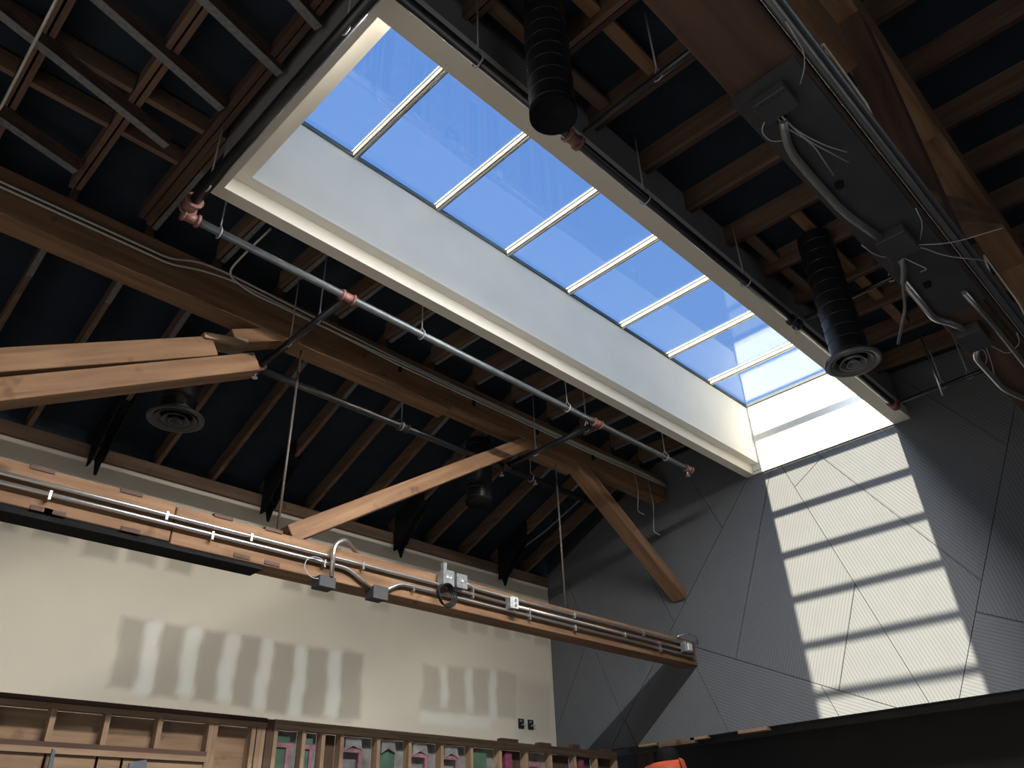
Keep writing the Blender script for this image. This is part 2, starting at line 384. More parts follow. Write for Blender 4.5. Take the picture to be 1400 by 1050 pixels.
def inside(poly, c):
    r = False
    for i in range(len(poly)):
        (x1, y1), (x2, y2) = poly[i], poly[i - 1]
        if (y1 > c[1]) != (y2 > c[1]) and c[0] < (x2 - x1) * (c[1] - y1) / (y2 - y1) + x1: r = not r
    return r
def wp(px, py): v = at(px, py, 0, XF); return (v.y, v.z)
cells = [[(-6.0, 1.205), (YL - .01, 1.205), (YL - .01, 3.70), (5.5, 4.78), (-6.0, 4.78)]]
def cut(a, b, *seeds):
    global cells
    new = []
    for c in cells:
        if any(inside(c, wp(*s)) for s in seeds):
            L, R_ = split(c, wp(*a), wp(*b)); new += [x for x in (L, R_) if len(x) > 2]
        else: new.append(c)
    cells = new
allp = [(x, y) for x in range(760, 1390, 30) for y in range(600, 1010, 30)]
cut((1016.6, 665.1), (835, 1024.3), *allp)                       # long slanting seam
cut((912, 873), (1227, 968), (1080, 800), (1000, 960))            # shallow seam to the right
cut((952.6, 913.4), (996, 1000.3), (940, 960))
cut((1128, 946.6), (1146.9, 978.3), (1080, 960))
cut((855.4, 985.4), (869, 1017.4), (857, 1005), (900, 960))
cut((1053, 644.6), (1006.3, 898), (1030, 860))
cut((1070.3, 640), (1271, 962), (1150, 850))
cut((1169, 799), (1147.7, 939.7), (1130, 850))
cut((1386.3, 561.7), (1311.4, 955.7), (1290, 850))
cut((1118.3, 621), (1342.6, 795), (1290, 850))
cut((1123.4, 625.4), (1086.6, 665.7), (1200, 790), (1095, 650))
cut((1298.9, 560), (1376.9, 609.7), (1330, 720))
cut((1336.6, 837), (1400, 850.9), (1390, 900))
cut((868, 747.4), (920.6, 848), (870, 880))
cut((960.6, 680), (986.9, 720.5), (940, 760))
# a kinked seam near the corner
kv = wp(805, 868); ktop = wp(769.7, 781.7); kbot = wp(761, 1001)
new = []
for c in cells:
    if inside(c, wp(775, 900)):
        dirn = (ktop[0] - kv[0], ktop[1] - kv[1]); up = (kv[0] + dirn[0] * 3, kv[1] + dirn[1] * 3)
        dn = (kv[0] + (kbot[0] - kv[0]) * 1.3, kv[1] + (kbot[1] - kv[1]) * 1.3)
        A, B = split(c, kv, up); left = A if inside(A, wp(765, 860)) else B; right = B if left is A else A
        A2, B2 = split(left, kv, dn); l2 = A2 if inside(A2, wp(765, 860)) else B2; r2 = B2 if l2 is A2 else A2
        new += [l2, right]
        if len(r2) > 2: new.append(r2)
    else: new.append(c)
cells = new
# invented continuation of the cladding past the photo's right edge
for a, b in (((0.6, 1.2), (1.1, 4.8)), ((-1.5, 1.2), (-.4, 4.8)), ((-2.6, 1.2), (-3.9, 4.8))):
    nw = []
    for c in cells:
        cy = sum(p[0] for p in c) / len(c)
        if cy < 1.6 or inside(c, ((a[0] + b[0]) / 2, 3.0)) or inside(c, ((a[0] + b[0]) / 2, 1.6)):
            L, R_ = split(c, a, b); nw += [x for x in (L, R_) if len(x) > 2]
        else: nw.append(c)
    cells = nw
def inset(poly, d):
    n = len(poly); ar = sum(poly[i][0] * poly[(i + 1) % n][1] - poly[(i + 1) % n][0] * poly[i][1] for i in range(n))
    sg = 1 if ar > 0 else -1; res = []
    for i in range(n):
        p0, p1, p2 = poly[i - 1], poly[i], poly[(i + 1) % n]
        e1 = Vector((p1[0] - p0[0], p1[1] - p0[1])); e2 = Vector((p2[0] - p1[0], p2[1] - p1[1]))
        if e1.length < 1e-5 or e2.length < 1e-5: continue
        n1 = Vector((-e1.y, e1.x)).normalized() * sg; n2 = Vector((-e2.y, e2.x)).normalized() * sg
        bi = n1 + n2
        if bi.length < 1e-4: continue
        bi.normalize(); s_ = min(d / max(.25, bi.dot(n1)), d * 4)
        res.append((p1[0] + bi.x * s_, p1[1] + bi.y * s_))
    return res
feltcache = {}
for c in cells:
    ar = abs(sum(c[i][0] * c[(i + 1) % len(c)][1] - c[(i + 1) % len(c)][0] * c[i][1] for i in range(len(c)))) / 2
    if ar < .004: continue
    # ribs follow the panel's longest slanting side
    best = max(((math.hypot(c[(i + 1) % len(c)][0] - c[i][0], c[(i + 1) % len(c)][1] - c[i][1]), c[i], c[(i + 1) % len(c)]) for i in range(len(c))
                if abs(c[(i + 1) % len(c)][1] - c[i][1]) > .12 and abs(c[(i + 1) % len(c)][0] - c[i][0]) > .02), default=(1, (0, 0), (.3, 1)))
    ang = math.atan2(best[2][1] - best[1][1], best[2][0] - best[1][0]) % math.pi
    key = round(ang, 2)
    if key not in feltcache: feltcache[key] = felt('grey_ribbed_felt', ang)
    pl = inset(c, .0035)
    if len(pl) < 3: continue
    MB().prism([(XF, y, z) for y, z in pl], (.022, 0, 0)).build('acoustic_panel', feltcache[key], wall_end)
# below the cladding: steel edge channel and the dark space it hangs over
t2 = struct(MB().box(XF + .14, XF + .16, -6.0, 6.6, 1.145, 1.2).box(XF + .16, XF + .2, -6, 6.6, 1.14, 1.2).build('trim_2', mat('edge_channel', (.028, .026, .024), .6, noise=.2, nscale=6)), 'dark channel along the foot of the felt wall', 'trim')
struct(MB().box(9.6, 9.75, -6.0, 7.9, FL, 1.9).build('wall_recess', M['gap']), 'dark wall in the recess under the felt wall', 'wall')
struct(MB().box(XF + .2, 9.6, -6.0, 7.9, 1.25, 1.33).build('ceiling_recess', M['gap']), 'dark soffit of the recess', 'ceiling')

# ------------------------------------------------------------------ roof: deck, rafters, blocking
PITCH = .42
def zl(y): return 3.67 + PITCH * (YL - y)             # underside of the sloping rafters
def zf(y): return 4.64 - .035 * (5.5 - y)             # underside of the nearly flat rafters
RD = .19
ceil = MB()
def deckbox(x0, x1, y0, y1):
    P = [(x0, y0, zf(y0) + RD), (x1, y0, zf(y0) + RD), (x1, y1, zf(y1) + RD), (x0, y1, zf(y1) + RD)]
    ceil.prism(P, (0, 0, .05))
SX0, SX1, SY0, SY1 = 1.38, XF + .2, 2.2, 4.12
deckbox(-5.2, SX0, -6.2, 5.46); deckbox(SX0, SX1, -6.2, SY0); deckbox(SX0, SX1, SY1, 5.46)
ceil.prism([(-5.2, 5.46, zl(5.46) + RD + .03), (SX1, 5.46, zl(5.46) + RD + .03), (SX1, 7.95, zl(7.95) + RD + .03), (-5.2, 7.95, zl(7.95) + RD + .03)], (0, 0, .05))
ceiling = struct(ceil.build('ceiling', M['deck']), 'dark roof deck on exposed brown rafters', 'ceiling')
GX = [0.18 + .6145 * k_ for k_ in range(-6, 14)]
for i, x in enumerate(GX):
    # sloping rafter between wall plate and left truss
    y0, y1 = YL + .12, 5.50
    MB().prism([(x - .022, y0, zl(y0)), (x - .022, y1, zl(y1)), (x - .022, y1, zl(y1) + RD), (x - .022, y0, zl(y0) + RD)], (.044, 0, 0)).build('rafter', M['raft_y'], ceiling)
    if x > -.6:
        ya, yb = 6.30 - .04 * (i % 3), 5.56
        MB().prism([(x - .024, ya, zl(ya) - .004), (x - .024, yb, zl(yb) - .004), (x - .024, yb, zl(yb)), (x - .024, ya, zl(ya))], (.048, 0, 0)).build('nailing_strip', M['stripgrey'], ceiling)
for i, x in enumerate(GX):
    x -= .03
    spans = [(-6.0, 5.44)] if x < 1.3 else [(SY1 + .005, 5.44), (-6.0, SY0 - .005)]
    for a, b in spans:
        for dx, mm, dz in ((-.024, M['raft_y'], 0.0), (.030, M['brown_y'] if b < 3 else M['raft_y'], .014)):
            P = [(x + dx - .019, a, zf(a) + dz), (x + dx - .019, b, zf(b) + dz), (x + dx - .019, b, zf(b) + RD), (x + dx - .019, a, zf(a) + RD)]
            MB().prism(P, (.038, 0, 0)).build('rafter', mm, ceiling)
            if dx > 0 and b > 3 and x > 1.3:
                MB().box(x + dx - .02, x + dx + .02, a, b, zf(4.8) + dz - .008, zf(4.8) + dz + .004).build('nailing_strip', M['stripgrey'], ceiling)
# boards let in between the flat rafters
def block(x0, x1, y, z, wd, h, mm=None):
    MB().box(x0, x1, y - wd / 2, y + wd / 2, z, z + h).build('blocking', mm or M['raft_x'], ceiling)
for k_ in range(-1, 2):
    xa = GX[6 + k_] - .03 + .05; xb = GX[7 + k_] - .03 - .05
    for y in (4.2, 4.62): block(xa, xb, y, zf(y) + .01, .045, .15)
for i in range(9, 20):
    xa = GX[i - 1] - .03 + .05; xb = GX[i] - .03 - .05
    if i in (9, 10, 11, 15, 16, 17): block(xa, xb, 2.03, zf(2.03) + .06, .09, .04)
    if i in (10, 11, 15, 16, 17, 18): block(xa, xb, 1.60, zf(1.6) + .05, .09, .04, M['old_x'])
for i in (1, 2): block(GX[i + 7] - .03 + .06, GX[i + 8] - .03 - .06, 5.62, zl(5.62) + .01, .04, .12)
# greyed battens crossing under the rafters, askew, near the viewer
for (x0, y0), (x1, y1) in (((-1.2, 3.82), (1.07, 4.40)), ((-1.0, 3.30), (1.20, 3.83)), ((-.9, 2.80), (1.34, 3.31)), ((-1.1, 4.64), (.69, 5.09)), ((-.6, 2.35), (1.34, 2.85))):
    z_ = 4.50
    MB().bar((x0, y0, z_ + .06), (x1, y1, z_ + .06), .055, .115).build('ceiling_batten', M['brown_x'], ceiling)
    MB().bar((x0, y0, z_), (x1, y1, z_), .06, .006).build('nailing_strip', M['stripgrey'], ceiling)
# doubled header along the skylight's near side and trimmers
for x in (1.25, 1.30): MB().box(x - .02, x + .02, 1.2, 5.3, zf(3) - .0, zf(3) + RD - .05).build('header', M['brown_y'], ceiling)

# ------------------------------------------------------------------ skylight
ZS, ZL_, ZG = 4.09, 4.22, 5.03
win = thing('window_1', 'long white skylight shaft glazed with eight clear panes', 'skylight', (5.0, 3.2, ZS)); win['kind'] = 'structure'
MB().box(1.346, 1.42, 2.12, 4.19, ZS, ZL_ + .01).build('curb_lip', M['liptrim'], win)
MB().box(1.42, XF, 4.08, 4.19, ZS, ZL_ + .01).build('curb_lip', M['liptrim'], win)
MB().box(1.42, XF, 2.12, 2.305, ZS, ZL_ + .01).build('curb_lip', M['liptrim'], win)
MB().box(XF - .022, XF, 2.305, 4.08, ZS, ZS + .035).build('curb_lip', M['liptrim'], win)
MB().box(1.40, 1.56, 2.2, 4.12, ZL_, ZG).build('shaft_wall', M['plaster'], win)
MB().box(1.56, XF + .2, 3.985, 4.12, ZL_, ZG).build('shaft_wall', M['plaster'], win)
MB().box(1.56, XF + .2, 2.2, 2.305, ZL_, ZG).build('shaft_wall', M['plaster'], win)
MB().box(XF - .02, XF + .1, 2.305, 3.985, ZS + .045, ZG).build('shaft_wall', M['plaster'], win)
MB().box(XF - .02, XF - .002, 3.985, 4.08, ZS + .045, ZL_).build('shaft_wall', M['plaster'], win)
# grey primed boards on the outside of the shaft
MB().box(1.40, XF, 2.185, 2.2, ZL_ + .01, zf(2.2) + RD + .06).build('outer_board', M['shaftside'], win)
MB().box(1.40, XF, 4.12, 4.135, ZL_ + .01, zf(4.1) + RD + .06).build('outer_board', M['shaftside'], win)
MB().box(1.385, 1.40, 2.185, 4.135, ZL_ + .01, zf(3.2) + RD + .09).build('outer_board', M['shaftside'], win)
MX = [2.36 + .893 * k_ for k_ in range(7)]
edges = [1.467] + MX + [XF + .02]
for a, b in zip(edges[:-1], edges[1:]):
    MB().box(a, b, 2.28, 4.02, ZG + .03, ZG + .042).build('pane', M['glass'], win)
for x in MX:
    mu = MB().box(x - .024, x + .024, 2.28, 4.0, ZG + .005, ZG + .03).box(x - .008, x + .008, 2.28, 4.0, ZG - .016, ZG + .005).box(x - .022, x - .018, 2.28, 4.0, ZG - .006, ZG + .005).box(x + .018, x + .022, 2.28, 4.0, ZG - .004, ZG + .005).build('mullion', M['mull'], win)
    MB().box(x + .024, x + .036, 2.28, 4.0, ZG + .008, ZG + .03).build('gasket', M['gasket'], mu)
    MB().box(x - .03, x + .03, 2.28, 4.0, ZG + .042, ZG + .06).build('pressure_cap', M['mull'], mu)
MB().box(1.5, XF, 3.965, 3.985, ZG - .006, ZG + .03).build('gasket', M['gasket'], win)
MB().box(XF - .04, XF - .02, 2.305, 3.985, ZG - .004, ZG + .03).build('gasket', M['gasket'], win)
# roof kerb closing the joint round the glass
MB().box(1.38, XF + .2, 4.0, 4.16, ZG, ZG + .05).box(1.38, XF + .2, 2.16, 2.29, ZG, ZG + .05).box(1.38, 1.58, 2.16, 4.16, ZG, ZG + .05).build('glazing_kerb', M['gasket'], win)

# ------------------------------------------------------------------ trusses
def truss(y0, y1, label, left):
    yc = (y0 + y1) / 2
    T = thing('roof_truss', label, 'truss', (4.0, yc, 1.98), 'timber roof trusses')
    xs = 2.02 if left else 4.9
    cm = M['old_x'] if left else M['brown_x']
    MB().box(-5.0, xs - .004, y0, y1, 2.0, 2.285).build('bottom_chord', cm, T, bevel=.006)
    MB().box(xs + .004, XF, y0, y1, 1.985, 2.27).build('bottom_chord', cm, T, bevel=.006)
    MB().box(-5.0, 4.6, y0, y1, 4.04, 4.44).build('top_chord', M['old_x'], T, bevel=.006)
    MB().box(4.604, 8.42, y0, y1, 4.10, 4.44).build('top_chord', M['old_x'], T, bevel=.006)
    def web(p, q, d, ya=y0 + .007, yb=y1 - .007):
        p = Vector((p[0], (ya + yb) / 2, p[1])); q = Vector((q[0], (ya + yb) / 2, q[1]))
        ang_ = math.atan2(q.z - p.z, q.x - p.x)
        mm = M.setdefault('old_t%.1f' % ang_, None) or wood('old_timber_diagonal', OLD[0], OLD[1], 'x', tilt=ang_)
        M['old_t%.1f' % ang_] = mm
        return MB().bar(p, q, yb - ya, d).build('web', mm, T, bevel=.005)
    if left:
        web((-.35, 2.37), (2.06, 3.69), .175); web((-.05, 2.28), (2.44, 3.705), .165); web((2.20, 3.85), (2.98, 4.27), .13)
        MB().bar((1.95, yc - .02, 3.73), (2.32, yc - .02, 3.83), y1 - y0, .05).build('shim', M['new_x'], T)
        web((2.95, 2.29), (5.90, 4.16), .15)
        web((6.50, 4.24), (8.60, 2.86), .14)
        MB().box(5.75, 6.62, y0 + .01, y1 - .01, 3.99, 4.10).build('bearing_block', M['old_x'], T, bevel=.004)
        for x in (2.866, 6.30): MB().tube([(x, y0 - .02 + .1, 2.27), (x, y0 + .08, 4.06)], .011, 8).build('tie_rod', M['rod'], T, True)
        # splice: black plate under the chord, small keys let into its edges
        MB().box(-3.0, 2.75, y0 + .01, y1 - .01, 1.955, 2.0).build('splice_plate', M['steel'], T)
        for x in (1.12, 1.68, 2.5, 2.75, 1.1 + .1): MB().box(x, x + .13, y0 - .006, y0 + .05, 2.0, 2.03).build('key', M['brown_x'], T)
        for x in (1.05, 1.62, 2.3, 2.72): MB().box(x, x + .15, y0 - .006, y0 + .05, 2.262, 2.29).build('key', M['brown_x'], T)
        for x in (3.9, 4.9, 5.9, 6.9):
            MB().box(x, x + .03, y0 - .02, y0, 4.22, 4.36).build('clip', M['steel'], T)
    else:
        MB().box(3.33, 3.50, y0, y0 + .15, 2.27, 4.05).build('post', M['brown_z'], T, bevel=.005)
        web((.3, 2.35), (2.62, 3.02), .24)
        web((2.95, 2.29), (5.90, 4.16), .15); web((6.50, 4.24), (8.60, 2.86), .14)
        MB().box(1.64, 3.30, y0 + .004, y1 + .004, 1.965, 1.99).build('splice_plate', M['steelplate'], T)
        MB().box(3.30, 4.6, y0 + .02, y1 - .02, 1.972, 1.99).build('splice_plate', M['brown_x'], T)
        for x in (1.8, 2.2, 2.6, 3.0):
            MB().lathe((x, yc + .03, 1.965), [(0, -.018), (.014, -.018), (.016, 0)], 8).build('bolt', M['steel'], T)
    return T
truss(5.32, 5.53, 'brown timber roof truss running above the cream drywall, conduits on its lower beam', True)
truss(.375, .59, 'dark timber roof truss overhead at the right edge, close to the viewer', False)


# ------------------------------------------------------------------ conduits and boxes on the left truss
YC = 5.295
def conduit(name, label, pts, r, mm, straps=(), rad=.07, group=None, cat='conduit'):
    o = thing(name, label, cat, pts[0], group)
    MB().tube(smoothpath(pts, rad), r, 10).build('tube', mm, o, True)
    for s in straps:
        s = Vector(s)
        MB().box(s.x - .008, s.x + .008, s.y - r - .003, s.y + r + .02, s.z - r - .024, s.z + r + .003).build('strap', M['galv'], o)
    return o
conduit('electrical_conduit', 'bright steel conduit, upper of the pair at the left end of the truss beam',
        [(-2, YC, 2.175), (3.0, YC, 2.172), (4.40, YC, 2.168), (5.30, YC, 2.145)], .0165, M['galv'],
        [(1.95, YC, 2.174), (2.6, YC, 2.172), (3.62, YC, 2.171), (4.86, YC, 2.156)], group='conduits on the truss beam')
conduit('electrical_conduit', 'bright steel conduit, lower of the pair, dipping into the middle junction box',
        [(-2, YC, 2.115), (3.0, YC, 2.112), (3.48, YC, 2.11), (3.72, YC, 1.99)], .0165, M['galv'],
        [(1.2, YC, 2.115), (2.3, YC, 2.114), (3.25, YC, 2.11)], group='conduits on the truss beam')
conduit('electrical_conduit', 'bright steel conduit, lowest of three, from the middle junction box to the felt wall',
        [(3.86, YC, 1.995), (4.02, YC, 2.09), (4.3, YC, 2.088), (XF - .1, YC, 2.07)], .0165, M['galv'],
        [(4.16, YC, 2.089), (5.62, YC, 2.084), (6.3, YC, 2.081), (7.8, YC, 2.075)], group='conduits on the truss beam')
conduit('electrical_conduit', 'bright steel conduit, middle of three, right of the light cover plate',
        [(5.38, YC, 2.145), (XF - .1, YC, 2.135)], .015, M['galv'], [(5.62, YC, 2.144), (7.15, YC, 2.14), (7.8, YC, 2.138)], group='conduits on the truss beam')
conduit('electrical_conduit', 'bright steel conduit, topmost of three, leaving the twin boxes',
        [(4.74, YC - .02, 2.235), (4.9, YC, 2.215), (XF - .1, YC, 2.205)], .0165, M['galv'], [(4.86, YC, 2.217), (6.3, YC, 2.211), (7.5, YC, 2.207)], group='conduits on the truss beam')
conduit('conduit_riser', 'gooseneck of steel conduit rising from the first junction box over the truss beam',
        [(3.30, YC - .05, 1.99), (3.30, YC - .05, 2.26), (3.42, YC - .02, 2.345), (3.62, YC + .12, 2.32), (3.72, YC + .16, 2.29)], .0185, M['galv'], rad=.1)
def jbox(label, c, sx_, sy_, sz_, mm=None, cover=True, kn=2):
    o = thing('junction_box', label, 'junction box', (c[0], c[1], c[2] - sz_ / 2), 'junction boxes on the truss beam')
    MB().box(c[0] - sx_ / 2, c[0] + sx_ / 2, c[1] - sy_ / 2, c[1] + sy_ / 2, c[2] - sz_ / 2, c[2] + sz_ / 2).build('body', mm or M['box'], o, bevel=.004)
    if cover: MB().box(c[0] - sx_ / 2 - .004, c[0] + sx_ / 2 + .004, c[1] - sy_ / 2 - .005, c[1] - sy_ / 2, c[2] - sz_ / 2 - .004, c[2] + sz_ / 2 + .004).build('cover', mm or M['box'], o)
    for k_ in range(kn):
        cc = (c[0] + (k_ - (kn - 1) / 2) * .04, c[1] - sy_ / 2 - .006, c[2])
        MB().tube([(cc[0], cc[1], cc[2]), (cc[0], cc[1] - .006, cc[2])], .012, 10).build('knockout', M['boxlight'], o)
    return o
jbox('dark steel junction box under the beam below the conduit gooseneck', (3.27, 5.30, 1.945), .15, .12, .09, M['steelplate'], False, 0)
jbox('dark steel junction box where the middle conduit dips under the beam', (3.78, 5.30, 1.955), .14, .12, .10, M['steelplate'], True, 0)
tb = jbox('left one of the twin galvanised boxes with a tall spout on top', (4.49, 5.25, 2.215), .12, .09, .13, M['box'], True, 2)
MB().box(4.455, 4.495, 5.235, 5.275, 2.28, 2.36).build('spout', M['box'], tb)
jbox('right one of the twin galvanised boxes', (4.65, 5.25, 2.215), .12, .09, .12, M['box'], True, 1)
jb = jbox('small junction box with a pale two-hole cover plate', (5.34, 5.26, 2.145), .09, .08, .11, M['box'], False, 0)
cv = MB().box(5.30, 5.385, 5.208, 5.22, 2.09, 2.20).build('cover', M['boxlight'], jb)
for z in (2.12, 2.168): MB().tube([(5.342, 5.208, z), (5.342, 5.20, z)], .015, 10).build('knockout', M['box'], cv)
jb2 = jbox('small junction box at the felt wall end of the conduits', (8.30, 5.26, 2.15), .13, .08, .12, M['box'], False, 0)
MB().box(8.28, 8.36, 5.21, 5.22, 2.11, 2.19).build('cover', M['boxlight'], jb2)
# coil of black cable
co_ = thing('cable_coil', 'coil of black cable hanging from the twin boxes', 'cable', (4.47, 5.24, 1.98))
for k_ in range(4):
    r_ = .085 + .006 * k_; cc = (4.47 + .004 * k_, 5.235 - .012 * k_, 2.065 - .004 * k_)
    MB().tube([(cc[0] + r_ * math.cos(a), cc[1] + .01 * math.sin(3 * a), cc[2] + r_ * math.sin(a)) for a in [2 * math.pi * i / 28 for i in range(28)]], .0065, 6, closed=True).build('loop', M['cable'], co_, True)
tag(MB().tube([(3.16 + .10 * math.cos(a), 5.26, 2.04 + .085 * math.sin(a)) for a in [.5 + 4.9 * i / 24 for i in range(25)]], .004, 6).build('wire_loop', M['wire'], None, True), 'thin grey wire loop at the first junction box on the beam', 'wire')
tag(MB().tube(smoothpath([(8.2, 5.3, 2.27), (8.36, 5.25, 2.33), (8.5, 5.22, 2.30), (8.56, 5.25, 2.25)], .08), .008, 6).build('wire_loop', M['galv'], None, True), 'short wire bow on top of the beam end at the felt wall', 'wire')

M['conduitpale'] = mat('pale_conduit', (.50, .48, .43), .4, metal=.3, noise=.06, nscale=20)
# thin conduits along the upper chord
def tl(px, py): return at(px, py, 1, 5.30)
conduit('upper_conduit', 'thin grey conduit along the top chord, upper one, jogging upward', [(-1.5, 5.30, 4.275), tl(0, 248), tl(200, 339), tl(232, 354), tl(270, 357), tl(310, 373), (3.9, 5.30, 4.345), (6.75, 5.30, 4.34), (7.95, 5.30, 4.36), (8.36, 5.25, 4.30)], .010, M['conduitpale'], rad=.1, group='thin conduits on the top chord')
conduit('upper_conduit', 'thin grey conduit along the top chord, lower one, jogging upward', [(-1.5, 5.30, 4.235), tl(0, 255), tl(200, 346), tl(232, 361), tl(275, 369), tl(322, 385), (3.9, 5.30, 4.285), (6.75, 5.30, 4.285), (7.95, 5.30, 4.30), (8.33, 5.22, 4.24)], .010, M['conduitpale'], rad=.1, group='thin conduits on the top chord')
conduit('upper_conduit', 'thin grey conduit hooking down from a rafter onto the top chord', [(2.10, 4.75, 4.60), (2.05, 5.1, 4.50), (2.02, 5.30, 4.40), (2.25, 5.295, 4.325), (3.9, 5.295, 4.315), (6.75, 5.295, 4.312), (7.95, 5.295, 4.33), (8.35, 5.24, 4.27)], .010, M['conduitpale'], rad=.14, group='thin conduits on the top chord')
conduit('upper_conduit', 'thin conduit tucked along the skylight kerb, ending in a hook', [(1.75, 4.28, 4.50), (3.3, 4.28, 4.46), (4.75, 4.26, 4.40), (5.05, 4.35, 4.36), (5.0, 4.45, 4.36)], .010, M['conduitpale'], rad=.1, group='thin conduits on the top chord')
conduit('upper_conduit', 'thin pale conduit crossing below the rafters in the near left corner', [at(80, -6, 2, 4.42), at(40, 72, 2, 4.42), at(0, 150, 2, 4.42), (-.05, 5.28, 4.42)], .010, M['conduitpale'], group='thin conduits on the top chord')
# hanging wires at the far end of the top chord
for i, (x, y, z0, z1) in enumerate(((7.75, 5.31, 4.36, 3.75), (8.05, 5.31, 4.3, 3.55))):
    tag(MB().tube(smoothpath([(x, y, z0), (x + .02, y - .02, (z0 + z1) / 2), (x - .03, y, z1), (x + .05, y - .04, z1 - .03)], .06), .006, 6).build('hanging_wire', M['wire'], None, True),
        ('loose grey wire dangling from the far end of the top chord, longer one' if i else 'loose grey wire dangling from the far end of the top chord, shorter one'), 'wire', 'dangling wires')

# ------------------------------------------------------------------ sprinkler pipes
def hanger(o, p, ztop, r):
    p = Vector(p)
    MB().tube([(p.x, p.y, p.z + r + .05), (p.x, p.y, ztop)], .006, 6).build('hanger_rod', M['wirewhite'] if o.get('pale') else M['wire'], o, True)
    lp = [(p.x, p.y + (r + .012) * math.sin(a), p.z + (r + .012) * math.cos(a) + (.05 if abs(a) < .01 else 0)) for a in [2 * math.pi * i / 14 for i in range(14)]]
    MB().tube(lp, .006, 6, closed=True).build('hanger_loop', M['wirewhite'] if o.get('pale') else M['wire'], o, True)
def fitting(o, p, axis, r, L=.12, mm=None):
    p = Vector(p); d = Vector(axis).normalized() * L / 2; mm = mm or M['redpipe']
    f = MB().tube([p - d, p + d], r * 1.25, 12).build('coupling', mm, o, True)
    for s in (-1, 1):
        MB().tube([p + d * s * .95, p + d * s * .62], r * 1.6, 12).build('collar', mm, f, True)
    return f
def head(o, p, up=False):
    p = Vector(p); z = 1 if up else -1
    MB().tube([p, p + Vector((0, 0, z * .06))], .012, 8).build('sprinkler_nipple', M['box'], o, True)
    MB().lathe(p + Vector((0, 0, z * .075)), [(.0, 0), (.028, 0), (.028, .004), (0, .004)], 12).build('deflector', M['box'], o)
def pipe(label, p, q, r, mm, hangers=(), fits=(), heads=(), ztop=None):
    o = thing('sprinkler_pipe', label, 'pipe', p, 'sprinkler pipes')
    MB().tube([p, q], r, 14).build('pipe', mm, o, True)
    for h in hangers: hanger(o, h, ztop or zf(h[1]) + .05, r)
    d = Vector(q) - Vector(p)
    for f, mt_ in fits: fitting(o, f, d, r, .13, mt_)
    for h in heads: head(o, h)
    return o
ZP = 3.93
pipe('grey sprinkler pipe running beside the left edge of the skylight', (1.33, 4.34, ZP), (7.52, 4.36, ZP), .030, M['greypipe'],
     [(x, 4.35, ZP) for x in (1.55, 3.42, 5.32, 7.02)], [((1.33, 4.34, ZP), M['redpipe']), ((2.65, 4.35, ZP), M['redpipe']), ((5.8, 4.36, ZP), M['redpipe']), ((7.49, 4.36, ZP), M['redpipe'])], [(7.46, 4.36, ZP - .03)])
pipe('black sprinkler pipe crossing under the skylight near end', (1.29, 4.30, 3.97), (1.29, 1.2, 3.97), .040, M['blackpipe'],
     [(1.29, y, 3.97) for y in (4.0, 2.4)], [((1.29, 4.26, 3.97), M['redpipe'])])
pipe('black sprinkler pipe running beside the right edge of the skylight', (1.29, 2.045, 3.95), (7.95, 2.045, 3.95), .033, M['blackpipe'],
     [(x, 2.045, 3.95) for x in (1.95, 3.55, 4.9, 6.9)], [((2.78, 2.045, 3.95), M['redpipe']), ((5.72, 2.045, 3.95), M['steelplate']), ((7.85, 2.045, 3.95), M['redpipe'])], [(5.72, 2.045, 3.92)])
pipe('black branch pipe crossing under the top chord at its splice', (2.645, 4.36, ZP), (2.645, 5.76, ZP), .032, M['blackpipe'],
     [(2.645, 4.75, ZP), (2.645, 5.2, ZP)], [((2.645, 5.74, ZP), M['redpipe'])], [(2.645, 5.78, ZP - .02)])
pipe('black branch pipe crossing under the top chord near the felt wall', (5.80, 4.36, ZP), (5.80, 5.78, ZP), .032, M['blackpipe'],
     [(5.80, 4.5, ZP), (5.80, 5.25, ZP)], [((5.80, 5.74, ZP), M['rod'])], [(5.80, 5.80, ZP - .02)])
pipe('dark sprinkler pipe behind the truss below the sloping rafters', (2.645, 5.76, ZP), (7.75, 5.76, ZP), .036, M['blackpipe'],
     [(4.3, 5.76, ZP), (6.25, 5.76, ZP)], [((4.32, 5.76, ZP), M['steelplate'])], [(6.3, 5.74, ZP + .0)], ztop=4.45)
pipe('thin black branch pipe right of the first round duct', (2.78, 1.95, 3.93), (2.78, .62, 3.93), .022, M['blackpipe'], [(2.78, 1.38, 3.93)], [], [])
pipe('thin black branch pipe at the round grille duct', (5.74, 1.95, 3.95), (5.74, .62, 3.95), .022, M['blackpipe'], [(5.74, 1.2, 3.95)], [], [])
pipe('thin black branch pipe close to the felt wall', (7.85, 1.98, 3.95), (7.85, .62, 3.95), .020, M['blackpipe'], [(7.85, 1.55, 3.95), (7.85, 1.3, 3.95)], [], [(7.85, 1.1, 3.94)])

